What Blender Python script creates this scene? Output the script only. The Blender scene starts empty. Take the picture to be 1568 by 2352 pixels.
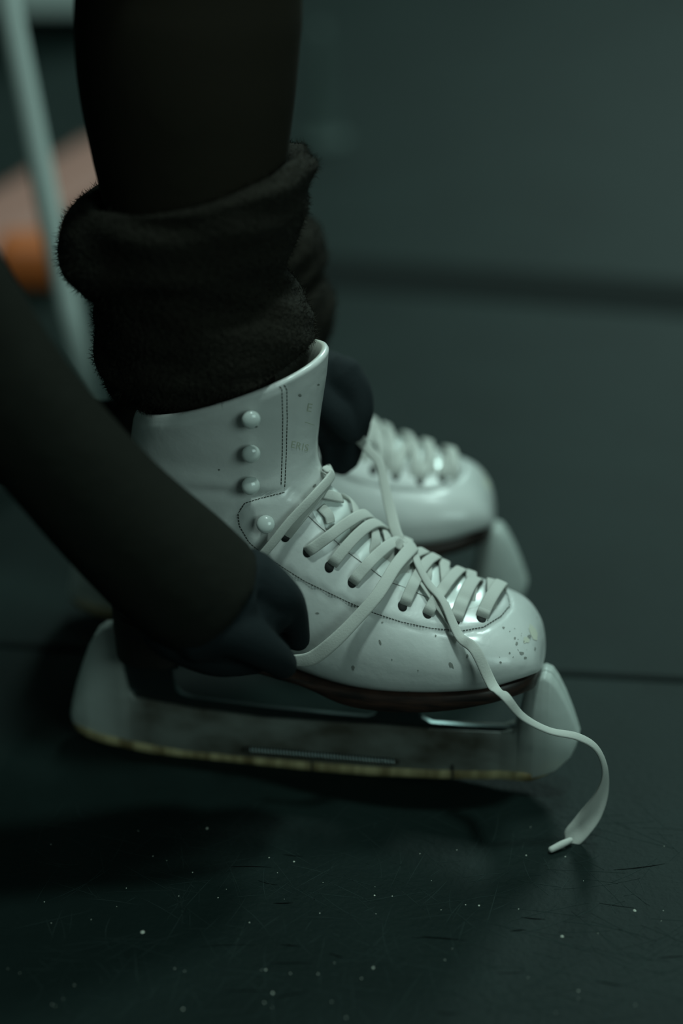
import bpy, bmesh, math, random
import numpy as np
from mathutils import Vector, Matrix
from mathutils.bvhtree import BVHTree
random.seed(7); rng = np.random.default_rng(7)
SC = bpy.context.scene; COL = SC.collection

# ------------------------------------------------------------------ camera
CAM_D, CAM_H, PITCH, FPX = 1.03, 0.68, math.radians(26.2), 4800.0
cam_d = bpy.data.cameras.new('camera'); cam = bpy.data.objects.new('camera', cam_d); COL.objects.link(cam)
cam.location = (0, -CAM_D, CAM_H); cam.rotation_euler = (math.pi/2 - PITCH, 0, 0)
cam_d.sensor_fit = 'VERTICAL'; cam_d.sensor_height = 36.0; cam_d.lens = FPX/2352*36
cam_d.clip_start = 0.05; cam_d.dof.use_dof = True; cam_d.dof.focus_distance = 1.130; cam_d.dof.aperture_fstop = 2.0
SC.camera = cam
# ------------------------------------------------------------------ world, lights, exposure
w = bpy.data.worlds.new('world'); SC.world = w; w.use_nodes = True
w.node_tree.nodes['Background'].inputs[0].default_value = (0.36, 0.52, 0.50, 1)
w.node_tree.nodes['Background'].inputs[1].default_value = 0.10
def area(name, loc, target, size, power, col):
    l = bpy.data.lights.new(name, 'AREA'); l.shape = 'RECTANGLE'; l.size, l.size_y = size; l.energy = power; l.color = col
    o = bpy.data.objects.new(name, l); COL.objects.link(o); o.location = loc
    o.rotation_euler = (Vector(target)-Vector(loc)).to_track_quat('-Z', 'Y').to_euler(); return o
area('ceiling_lamp_back', (0.60, 0.80, 2.7), (0, 0.1, 0), (0.45, 0.45), 26, (0.70, 1.0, 0.93))
area('fill_light_front', (1.6, -2.4, 1.5), (0, 0, 0.1), (1.4, 1.1), 20, (0.68, 1.0, 0.93))  # large soft fill added to light the boot's side, no window known there
area('ceiling_lamp_above', (0.30, -0.42, 2.7), (0, 0, 0.1), (0.20, 0.20), 25, (0.72, 1.0, 0.93))
area('ceiling_lamp_far', (1.3, 4.2, 2.7), (0.8, 2.6, 0), (0.8, 0.8), 75, (0.66, 1.0, 0.93))
vs = SC.view_settings; vs.view_transform = 'Standard'; vs.look = 'None'; vs.gamma = 1; vs.use_curve_mapping = False
vs.exposure = 0.0

# ------------------------------------------------------------------ view geometry (turns a traced point into metres)
C0 = np.array([0, -CAM_D, CAM_H]); FW = np.array([0, math.cos(PITCH), -math.sin(PITCH)])
UP = np.array([0, math.sin(PITCH), math.cos(PITCH)]); RT = np.array([1.0, 0, 0])
PSI = math.radians(11); CP, SP = math.cos(PSI), math.sin(PSI)
ORG = np.array([0.011*SP, 0.011*CP, 0.0])          # base of the near skate
UX = np.array([CP, -SP, 0]); YX = np.array([SP, CP, 0])
def ray(px, py): return FW + RT*(px-784)/FPX - UP*(py-1176)/FPX
def at_y(px, py, y):
    d = ray(px, py); return C0 + (y-C0[1])/d[1]*d
def on_floor(px, py, z=0.0):
    d = ray(px, py); return C0 + (z-C0[2])/d[2]*d
def depth(P): return float((np.asarray(P)-C0) @ FW)
def to_local(P):
    q = np.asarray(P)-ORG; return np.array([q@UX, q@YX, q[2]])
def to_world(q): return ORG + UX*q[0] + YX*q[1] + np.array([0, 0, q[2]])
def loc(px, py, w=0.0):                            # point of the skate's plane y=-w, in skate coordinates
    d = ray(px, py); t = (-w - (C0-ORG)@YX)/(d@YX); return to_local(C0+t*d)
def pix_local(V):
    W = ORG + V[:, :1]*UX + V[:, 1:2]*YX; W[:, 2] = V[:, 2]
    q = W-C0; z = q@FW
    return np.stack([784+FPX*(q@RT)/z, 1176-FPX*(q@UP)/z], 1)

# ------------------------------------------------------------------ helpers
def mat(name, col, rough=0.5, metal=0.0, **kw):
    m = bpy.data.materials.new(name); m.use_nodes = True; b = m.node_tree.nodes['Principled BSDF']
    b.inputs['Base Color'].default_value = (*col, 1); b.inputs['Roughness'].default_value = rough; b.inputs['Metallic'].default_value = metal
    for k, v in kw.items(): b.inputs[k.replace('_', ' ')].default_value = v
    return m
def nd(m, t, **kw):
    n = m.node_tree.nodes.new(t)
    for k, v in kw.items():
        if hasattr(n, k): setattr(n, k, v)
        else: n.inputs[k].default_value = v
    return n
def lk(m, a, b): m.node_tree.links.new(a, b)
def add_bump(m, scale, strength, dist, detail=4, stretch=(1, 1, 1), coord='Object'):
    tc = nd(m, 'ShaderNodeTexCoord'); mp = nd(m, 'ShaderNodeMapping'); mp.inputs['Scale'].default_value = stretch
    nz = nd(m, 'ShaderNodeTexNoise'); nz.inputs['Scale'].default_value = scale; nz.inputs['Detail'].default_value = detail
    bp = nd(m, 'ShaderNodeBump'); bp.inputs['Strength'].default_value = strength; bp.inputs['Distance'].default_value = dist
    lk(m, tc.outputs[coord], mp.inputs[0]); lk(m, mp.outputs[0], nz.inputs['Vector']); lk(m, nz.outputs['Fac'], bp.inputs['Height'])
    lk(m, bp.outputs[0], m.node_tree.nodes['Principled BSDF'].inputs['Normal']); return nz
def tint(m, c1, c2, scale, lo=.4, hi=.6, detail=5, stretch=(1, 1, 1)):
    tc = nd(m, 'ShaderNodeTexCoord'); mp = nd(m, 'ShaderNodeMapping'); mp.inputs['Scale'].default_value = stretch
    nz = nd(m, 'ShaderNodeTexNoise'); nz.inputs['Scale'].default_value = scale; nz.inputs['Detail'].default_value = detail
    cr = nd(m, 'ShaderNodeValToRGB'); e = cr.color_ramp.elements
    e[0].position, e[1].position = lo, hi; e[0].color, e[1].color = (*c1, 1), (*c2, 1)
    lk(m, tc.outputs['Object'], mp.inputs[0]); lk(m, mp.outputs[0], nz.inputs['Vector']); lk(m, nz.outputs['Fac'], cr.inputs[0])
    lk(m, cr.outputs[0], m.node_tree.nodes['Principled BSDF'].inputs['Base Color']); return cr
def link(name, me, m, parent=None, smooth=True):
    o = bpy.data.objects.new(name, me); COL.objects.link(o); o.parent = parent
    if m: me.materials.append(m)
    if smooth: me.polygons.foreach_set('use_smooth', [True]*len(me.polygons))
    return o
def mesh(name, V, Fc, m, parent=None, smooth=True):
    me = bpy.data.meshes.new(name); me.from_pydata([tuple(map(float, v)) for v in V], [], [tuple(f) for f in Fc]); me.update()
    bm = bmesh.new(); bm.from_mesh(me); bmesh.ops.recalc_face_normals(bm, faces=bm.faces); bm.to_mesh(me); bm.free()
    return link(name, me, m, parent, smooth)
def autosmooth(o, ang=40):
    bm = bmesh.new(); bm.from_mesh(o.data)
    for e in bm.edges:
        if len(e.link_faces) == 2 and e.calc_face_angle(0) > math.radians(ang): e.smooth = False
    bm.to_mesh(o.data); bm.free()
def thing(name, label, cat, loc_=(0, 0, 0), rz=0, group=None):
    o = bpy.data.objects.new(name, None); COL.objects.link(o); o.empty_display_size = .05; o.location = loc_; o.rotation_euler = (0, 0, rz)
    tag(o, label, cat, group); return o
def tag(o, label, cat, group=None):
    o['label'] = label; o['category'] = cat
    if group: o['group'] = group
    return o
def structure(o): o['kind'] = 'structure'; return o
def crom(P, n):                                    # Catmull-Rom resampling, n samples
    P = np.asarray(P, float); m = len(P); Q = np.vstack([2*P[0]-P[1], P, 2*P[-1]-P[-2]])
    s = np.linspace(0, m-1-1e-9, n); i = s.astype(int); t = (s-i)[:, None]
    a, b, c, d = Q[i], Q[i+1], Q[i+2], Q[i+3]
    return .5*((2*b)+(-a+c)*t+(2*a-5*b+4*c-d)*t*t+(-a+3*b-3*c+d)*t**3)
def loft_faces(M, K, closed=True, cap0=False, cap1=False):
    F = []
    for i in range(M-1):
        for j in range(K if closed else K-1):
            j2 = (j+1) % K; F.append((i*K+j, i*K+j2, (i+1)*K+j2, (i+1)*K+j))
    if cap0: F.append(tuple(range(K)))
    if cap1: F.append(tuple((M-1)*K+j for j in range(K))[::-1])
    return F
def tube_geo(P, R, K=20, n=None, caps=True, ek=1.0):       # rounded tube through points with radii
    P = np.asarray(P, float); R = np.asarray(R, float)
    if n is None: n = max(6, (len(P)-1)*6+1)
    X = crom(np.c_[P, R], n); P, R = X[:, :3], X[:, 3]
    T = np.gradient(P, axis=0); T /= np.linalg.norm(T, axis=1)[:, None]
    a = np.cross(T[0], [0, 0, 1]);
    if np.linalg.norm(a) < .1: a = np.cross(T[0], [0, 1, 0])
    rings = []
    seq = [(P[i], T[i], R[i]) for i in range(n)]
    if caps:
        pre = [(P[0]-T[0]*R[0]*math.sin(b), T[0], R[0]*max(math.cos(b), .02)) for b in (1.56, 1.2, .8, .4)]
        post = [(P[-1]+T[-1]*R[-1]*ek*math.sin(b), T[-1], R[-1]*max(math.cos(b), .02)) for b in (.4, .8, 1.2, 1.56)]
        seq = pre+seq+post
    for (p, t, r) in seq:
        a = a-t*(a@t); a /= np.linalg.norm(a); b = np.cross(t, a)
        rings.append([p+r*(a*math.cos(q)+b*math.sin(q)) for q in np.linspace(0, 2*math.pi, K, endpoint=False)])
    V = np.array(rings).reshape(-1, 3)
    return V, loft_faces(len(seq), K, True, True, True)
def merge(geos):
    V, F, k = [], [], 0
    for v, f in geos:
        V.append(np.asarray(v)); F += [tuple(i+k for i in g) for g in f]; k += len(v)
    return np.vstack(V), F
def fuse(name, geos, voxel, m, parent=None, smooth_it=6):   # closed lumps -> one continuous skin
    V, F = merge(geos); o = mesh(name, V, F, m, None)
    r = o.modifiers.new('r', 'REMESH'); r.mode = 'VOXEL'; r.voxel_size = voxel
    s = o.modifiers.new('s', 'SMOOTH'); s.factor = .5; s.iterations = smooth_it
    dg = bpy.context.evaluated_depsgraph_get(); me = bpy.data.meshes.new_from_object(o.evaluated_get(dg)); old = o.data
    o.modifiers.clear(); o.data = me; bpy.data.meshes.remove(old)
    if not me.materials: me.materials.append(m)
    me.polygons.foreach_set('use_smooth', [True]*len(me.polygons)); o.parent = parent; return o
def box_geo(c, s, rot=None):
    c = np.array(c, float); s = np.array(s, float)/2
    V = np.array([[x, y, z] for x in (-1, 1) for y in (-1, 1) for z in (-1, 1)])*s
    if rot is not None: V = V@np.array(rot).T
    return V+c, [(0, 1, 3, 2), (4, 6, 7, 5), (0, 4, 5, 1), (2, 3, 7, 6), (0, 2, 6, 4), (1, 5, 7, 3)]
def bevel_obj(o, wd, seg=3):
    bm = bmesh.new(); bm.from_mesh(o.data); bmesh.ops.bevel(bm, geom=bm.edges[:], offset=wd, segments=seg, profile=.5, affect='EDGES')
    bm.to_mesh(o.data); bm.free(); o.data.polygons.foreach_set('use_smooth', [True]*len(o.data.polygons)); autosmooth(o, 50)

# ------------------------------------------------------------------ materials
M_LEATHER = mat('white_leather', (0.62, 0.66, 0.63), 0.36, Coat_Weight=0.45, Coat_Roughness=0.16)
tint(M_LEATHER, (0.52, 0.54, 0.52), (0.64, 0.64, 0.62), 14, .3, .6)
add_bump(M_LEATHER, 75, .35, .0016, 7)
M_TONGUE = mat('tongue_leather', (0.70, 0.74, 0.71), 0.25, Coat_Weight=0.4, Coat_Roughness=0.15); add_bump(M_TONGUE, 120, .3, .0008)
M_LINING = mat('lining', (0.50, 0.50, 0.44), 0.9)
M_LACE = mat('lace_cotton', (0.46, 0.465, 0.43), 0.85); add_bump(M_LACE, 1100, .5, .00022, 2)
M_STITCH = mat('stitch_thread', (0.05, 0.055, 0.045), 0.9)
M_HOLE = mat('eyelet_dark', (0.012, 0.013, 0.012), 0.8)
M_MARK = mat('embossed_mark', (0.42, 0.44, 0.35), 0.6)
M_SCUFF = mat('scuff', (0.20, 0.21, 0.19), 0.8)
M_STAIN = mat('stain', (0.52, 0.53, 0.44), 0.5)
M_HOOK = mat('hook_enamel', (0.60, 0.64, 0.61), 0.22, Coat_Weight=0.5)
M_SOLE = mat('sole_leather', (0.05, 0.022, 0.014), 0.45); tint(M_SOLE, (0.010, 0.007, 0.006), (0.045, 0.022, 0.015), 60, .35, .68, 6, (1, 1, 6))
M_HEEL = mat('heel_leather', (0.013, 0.011, 0.008), 0.6)
M_STEEL = mat('blade_steel', (0.11, 0.14, 0.14), 0.38, 1.0); add_bump(M_STEEL, 90, .1, .0005)
def guard_material():
    m = mat('guard_plastic', (0.50, 0.56, 0.53), 0.42, IOR=1.35, Transmission_Weight=0.30, Coat_Weight=0.35, Coat_Roughness=0.25)
    cr = tint(m, (0.075, 0.070, 0.052), (0.24, 0.26, 0.235), 26, .36, .68, 6, (1, 1, 1.8)); add_bump(m, 60, .35, .0015)
    tc = nd(m, 'ShaderNodeTexCoord'); sx = nd(m, 'ShaderNodeSeparateXYZ'); lk(m, tc.outputs['Object'], sx.inputs[0])
    a = nd(m, 'ShaderNodeMapRange'); a.inputs['From Min'].default_value = .078; a.inputs['From Max'].default_value = .125; a.inputs['To Max'].default_value = .85; lk(m, sx.outputs[0], a.inputs['Value'])
    b = nd(m, 'ShaderNodeMapRange'); b.inputs['From Min'].default_value = -.118; b.inputs['From Max'].default_value = -.150; b.inputs['To Max'].default_value = .85; lk(m, sx.outputs[0], b.inputs['Value'])
    ad = nd(m, 'ShaderNodeMath', operation='ADD'); lk(m, a.outputs[0], ad.inputs[0]); lk(m, b.outputs[0], ad.inputs[1])
    mx = nd(m, 'ShaderNodeMix', data_type='RGBA'); mx.inputs[7].default_value = (.70, .76, .72, 1); lk(m, ad.outputs[0], mx.inputs[0]); lk(m, cr.outputs[0], mx.inputs[6])
    lk(m, mx.outputs[2], m.node_tree.nodes['Principled BSDF'].inputs['Base Color']); return m
M_GUARD = guard_material()
M_AMBER = mat('amber_rubber', (0.42, 0.36, 0.17), 0.5, Transmission_Weight=0.15); tint(M_AMBER, (0.16, 0.12, 0.05), (0.48, 0.41, 0.22), 95, .38, .58, 5, (1, .1, .1))
M_DARKMARK = mat('guard_joint', (0.02, 0.02, 0.015), 0.8)  # joint marks, also the black that paints the shade in the spring slot
M_LEGGING = mat('black_leggings', (0.0185, 0.0155, 0.0105), 0.9, Specular_IOR_Level=0.1); add_bump(M_LEGGING, 500, .3, .0006)
M_SLEEVE = mat('black_jacket', (0.0115, 0.0120, 0.0092), 0.9, Specular_IOR_Level=0.1); add_bump(M_SLEEVE, 45, .4, .004)
M_GLOVE = mat('black_glove_knit', (0.0070, 0.0112, 0.0128), 0.85, Specular_IOR_Level=0.2); add_bump(M_GLOVE, 700, .35, .0008)
M_FLEECE = mat('black_fleece', (0.0150, 0.0135, 0.010), 1.0, Specular_IOR_Level=0.15); add_bump(M_FLEECE, 350, .8, .003)
M_SKIN = mat('skin', (0.45, 0.28, 0.20), 0.5); M_HAIR = mat('hair', (0.02, 0.013, 0.01), 0.6)
M_TABLE = mat('white_table', (0.58, 0.66, 0.63), 0.4)
M_ORANGE = mat('orange_vinyl', (0.42, 0.10, 0.02), 0.5); M_PINK = mat('salmon_canvas', (0.30, 0.135, 0.105), 0.7)
M_WALL = mat('wall_paint', (0.35, 0.43, 0.41), 0.8); M_CEIL = mat('ceiling_paint', (0.25, 0.30, 0.29), 0.9)

def floor_material():
    m = mat('rubber_floor', (0.03, 0.038, 0.037), 0.6, Specular_IOR_Level=0.09); nt = m.node_tree; b = nt.nodes['Principled BSDF']
    tc = nd(m, 'ShaderNodeTexCoord')
    big = nd(m, 'ShaderNodeTexNoise'); big.inputs['Scale'].default_value = 7; big.inputs['Detail'].default_value = 8; big.inputs['Roughness'].default_value = .65
    lk(m, tc.outputs['Object'], big.inputs['Vector'])
    cr = nd(m, 'ShaderNodeValToRGB'); e = cr.color_ramp.elements; e[0].position, e[1].position = .3, .72
    e[0].color, e[1].color = (0.0034, 0.0080, 0.0071, 1), (0.0072, 0.0146, 0.0132, 1); lk(m, big.outputs['Fac'], cr.inputs[0])
    fine = nd(m, 'ShaderNodeTexNoise'); fine.inputs['Scale'].default_value = 260; fine.inputs['Detail'].default_value = 5; lk(m, tc.outputs['Object'], fine.inputs['Vector'])
    last = cr.outputs[0]
    lk(m, last, b.inputs['Base Color'])
    ad = nd(m, 'ShaderNodeMath', operation='MULTIPLY_ADD'); ad.inputs[1].default_value = .25; lk(m, big.outputs['Fac'], ad.inputs[0]); lk(m, fine.outputs['Fac'], ad.inputs[2])
    bp = nd(m, 'ShaderNodeBump'); bp.inputs['Strength'].default_value = .35; bp.inputs['Distance'].default_value = .0015
    lk(m, ad.outputs[0], bp.inputs['Height']); lk(m, bp.outputs[0], b.inputs['Normal']); return m
M_FLOOR = floor_material(); M_SEAM = mat('dark_seam', (0.003, 0.004, 0.004), 0.7); M_STRIP = mat('dark_strip', (0.0022, 0.0042, 0.0038), 0.75, Specular_IOR_Level=0.07)

# ------------------------------------------------------------------ the room
def slab(name, x0, x1, y0, y1, z0, z1, m):
    o = mesh(name, *box_geo(((x0+x1)/2, (y0+y1)/2, (z0+z1)/2), (x1-x0, y1-y0, z1-z0)), m, None, False); return structure(o)
slab('floor', -4, 4, -3, 6, -.1, 0, M_FLOOR)
slab('wall_back', -4, 4, 6, 6.1, 0, 3, M_WALL); slab('wall_left', -4.1, -4, -3, 6, 0, 3, M_WALL); slab('wall_right', 4, 4.1, -3, 6, 0, 3, M_WALL)
slab('ceiling', -4, 4, -3, 6, 3, 3.1, M_CEIL)
def floor_band(name, a, b, wd, h, m):
    a, b = np.array(a[:2]), np.array(b[:2]); d = (b-a)/np.linalg.norm(b-a); n = np.array([-d[1], d[0]])
    A, B = a-d*2.2, b+d*2.2; V = []
    for z in (0, h):
        for p, s in ((A, 1), (B, 1), (B, -1), (A, -1)): V.append([*(p+n*s*wd/2), z])
    return structure(mesh(name, V, [(0, 1, 2, 3), (7, 6, 5, 4), (0, 4, 5, 1), (1, 5, 6, 2), (2, 6, 7, 3), (3, 7, 4, 0)], m, None, False))
floor_band('trim_1', on_floor(780, 628), on_floor(1568, 686), .085, .0015, M_STRIP)      # wide dark joint strip across the mats
floor_band('trim_2', on_floor(1240, 1545), on_floor(1568, 1562), .006, .0008, M_STRIP)   # thin joint

# ------------------------------------------------------------------ skate: boot surface
SEC = [  # front/top point, back/bottom point (traced), half width, centre of width, roundness front, roundness back
 ((1246, 1500), (1246, 1520), .004, .5, 2.0, 2.0, .004),
 ((1241, 1472), (1242, 1546), .016, .5, 2.0, 2.3, .014),
 ((1226, 1440), (1226, 1562), .026, .52, 2.1, 2.8, .024),
 ((1192, 1405), (1182, 1577), .0360, .58, 2.1, 3.4, .033),
 ((1135, 1378), (1115, 1595), .0420, .62, 2.1, 3.8, .038),
 ((1065, 1357), (1032, 1605), .0455, .64, 2.0, 4.0, .042),
 ((985, 1322), (942, 1607), .0470, .66, 1.95, 4.0, .043),
 ((915, 1282), (850, 1602), .0465, .66, 1.9, 4.0, .042),
 ((862, 1240), (762, 1588), .0440, .66, 1.85, 3.6, .039),
 ((815, 1196), (660, 1556), .0395, .64, 1.85, 3.2, .034),
 ((780, 1155), (560, 1512), .0360, .62, 1.9, 2.8, .030),
 ((750, 1112), (455, 1455), .0345, .58, 2.0, 2.5, .029),
 ((731, 1062), (365, 1405), .0345, .55, 2.05, 2.3, .029),
 ((728, 1020), (290, 1385), .0335, .52, 2.1, 2.1, .018),
 ((731, 985), (264, 1325), .0325, .50, 2.1, 2.0, .0),
 ((735, 950), (268, 1235), .0330, .50, 2.1, 2.0, .0),
 ((741, 910), (285, 1125), .0345, .50, 2.1, 2.0, .0),
 ((748, 862), (305, 1015), .0375, .50, 2.1, 2.0, .0),
 ((752, 812), (318, 930), .0410, .50, 2.1, 2.0, .0)]
rows = []
for A, B, W, tm, n1, n2, wb in SEC:
    a = loc(*A, 0); b = loc(*B, wb); rows.append([a[0], a[2], b[0], b[2], W, tm, n1, n2])
NB, KB = 190, 120
S = crom(rows, NB); S[:, 4] = np.maximum(S[:, 4], .0015)
def surf(row, phi):
    Ax, Az, Bx, Bz, W, tm, n1, n2 = row; c, s = np.cos(phi), np.sin(phi)
    n = n1 if c > 0 else n2
    t = tm-tm*abs(c)**(2/n) if c > 0 else tm+(1-tm)*abs(c)**(2/n)
    wd = W*abs(s)**(2/n)*(1 if s > 0 else -1)
    return [Ax+(Bx-Ax)*t, -wd, Az+(Bz-Az)*t]
PH = np.linspace(0, 2*math.pi, KB, endpoint=False)
BV = np.array([[surf(S[i], p) for p in PH] for i in range(NB)])       # rings
def poly_sd(P, poly):                               # signed pixel distance, positive inside
    poly = np.array(poly, float); d = np.full(len(P), 1e9); ins = np.zeros(len(P), bool)
    for k in range(len(poly)):
        a, b = poly[k], poly[(k+1) % len(poly)]; ab = b-a
        t = np.clip(((P-a)@ab)/(ab@ab), 0, 1); d = np.minimum(d, np.linalg.norm(P-a-t[:, None]*ab, axis=1))
        with np.errstate(divide='ignore', invalid='ignore'):
            x = a[0]+(P[:, 1]-a[1])*(ab[0])/(ab[1] if ab[1] else 1e-9)
        ins ^= ((a[1] > P[:, 1]) != (b[1] > P[:, 1])) & (P[:, 0] < x)
    return np.where(ins, d, -d)
OUTER = [(655, 1130), (600, 1144), (562, 1156), (547, 1180), (550, 1208), (572, 1245), (605, 1275), (700, 1335), (800, 1383), (860, 1408), (920, 1428), (990, 1443), (1060, 1449), (1110, 1440), (1150, 1415), (1172, 1388)]
INNER = [(1135, 1362), (1092, 1396), (1065, 1400), (1035, 1385), (1000, 1372), (925, 1338), (888, 1326), (796, 1257), (709, 1176), (682, 1146)]
FACING = OUTER+INNER
SHAFT = [(200, 800), (600, 860), (640, 880), (657, 892), (660, 960), (659, 1040), (655, 1132), (600, 1146), (556, 1160), (400, 1350), (200, 1350)]
dP = np.gradient(BV, axis=0); dK = np.roll(BV, -1, 1)-np.roll(BV, 1, 1); NRM = np.cross(dP, dK); NRM /= np.maximum(np.linalg.norm(NRM, axis=2), 1e-9)[:, :, None]
ctr = BV.mean(1, keepdims=True); sg = np.sign(((BV-ctr)*NRM).sum(2)); NRM *= np.where(sg == 0, 1, sg)[:, :, None]
near = BV[:, :, 1] <= 1e-6
def step(x, w_): return np.clip(.5+x/w_, 0, 1)
flat = BV.reshape(-1, 3); PXY = pix_local(flat)
dF = poly_sd(PXY, FACING); dS = poly_sd(PXY, SHAFT)
disp = .0013*step(dF, 7)-.0006*np.exp(-(dF+5)**2/14)+.0009*step(dS, 7)*(dF < 0)-.0005*np.exp(-(dS+6)**2/16)*(dF < 0)
# soft creases at the ankle
cr_ = lambda x0, y0, x1, y1, s_, a_: a_*np.exp(-(((PXY[:, 0]-x0)*(y1-y0)-(PXY[:, 1]-y0)*(x1-x0))/math.hypot(x1-x0, y1-y0))**2/s_**2)*step(-np.abs(((PXY[:, 0]-x0)*(x1-x0)+(PXY[:, 1]-y0)*(y1-y0))/math.hypot(x1-x0, y1-y0)**2-.5)+.5, .4)
disp += cr_(440, 1125, 640, 1140, 10, -.0012)+cr_(420, 1100, 600, 1118, 12, .0008)+cr_(330, 1000, 440, 960, 22, .0012)+cr_(330, 1060, 520, 1080, 25, -.0010)
disp = disp.reshape(NB, KB)
for i in range(NB):                                 # same relief on both sides of the boot
    for j in range(KB):
        if not near[i, j]: disp[i, j] = disp[i, (-j) % KB]
fade = np.clip((NB-1-np.arange(NB))/3, 0, 1)[:, None]
BV = BV+NRM*(disp*fade)[:, :, None]
def rollin(base, k, z):                             # inner wall of the collar
    c = base.mean(0); q = c+(base-c)*k; q[:, 2] = base[:, 2]+z; return q
top = BV[-1]; cz = [rollin(top, .985, .0012), rollin(top, .955, .0018), rollin(top, .925, .0008)]
inner = [rollin(BV[-1-k*6], .91, 0) for k in range(1, 6)]
ALL = np.vstack([BV.reshape(-1, 3)]+cz+inner); NR = NB+len(cz)+len(inner)
BF = loft_faces(NR, KB, True, True, True)
bvh = BVHTree.FromPolygons([Vector(v) for v in BV.reshape(-1, 3)], loft_faces(NB, KB, True, True, False))
def vec(a): return Vector([float(x) for x in a])
def skin_pt(px, py, off=0.0):                       # traced point laid on the boot, with outward normal (skate coordinates)
    o = to_local(C0); d = to_local(C0+ray(px, py))-o
    h = bvh.ray_cast(vec(o), vec(d).normalized())
    if h[0] is None:
        q = loc(px, py, 0); h = bvh.find_nearest(vec(q))
    p, n = h[0], h[1]
    q = p+n*.0001; c = vec([p.x-.02, 0, p.z-.03])
    if n.dot(vec(to_local(C0))-p) < 0 and h[3] is not None and n.dot(p-c) < 0: n = -n
    if n.dot(p-vec([p.x, 0, p.z-.02])) < 0: n = -n
    return np.array(p+n*off), np.array(n)

def ribbon_geo(P, N, Wd, th=.0012, n=None, K=12):
    P = np.asarray(P, float); N = np.asarray(N, float); Wd = np.broadcast_to(np.asarray(Wd, float), (len(P),))
    n = n or (len(P)-1)*9+1; X = crom(np.c_[P, N, Wd], n); P, N, Wd = X[:, :3], X[:, 3:6], X[:, 6]
    T = np.gradient(P, axis=0); T /= np.linalg.norm(T, axis=1)[:, None]
    N = N-(N*T).sum(1)[:, None]*T; N /= np.maximum(np.linalg.norm(N, axis=1)[:, None], 1e-6); B = np.cross(T, N); V = []
    for i in range(n):
        for q in np.linspace(0, 2*math.pi, K, endpoint=False):
            c, s = math.cos(q), math.sin(q)
            x = Wd[i]/2*math.copysign(abs(c)**.5, c); y = th/2*math.copysign(abs(s)**.7, s)
            V.append(P[i]+B[i]*x+N[i]*y)
    return np.array(V), loft_faces(n, K, True, True, True)
def mirror_geo(g): v, f = g; v = v.copy(); v[:, 1] *= -1; return v, f

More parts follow.
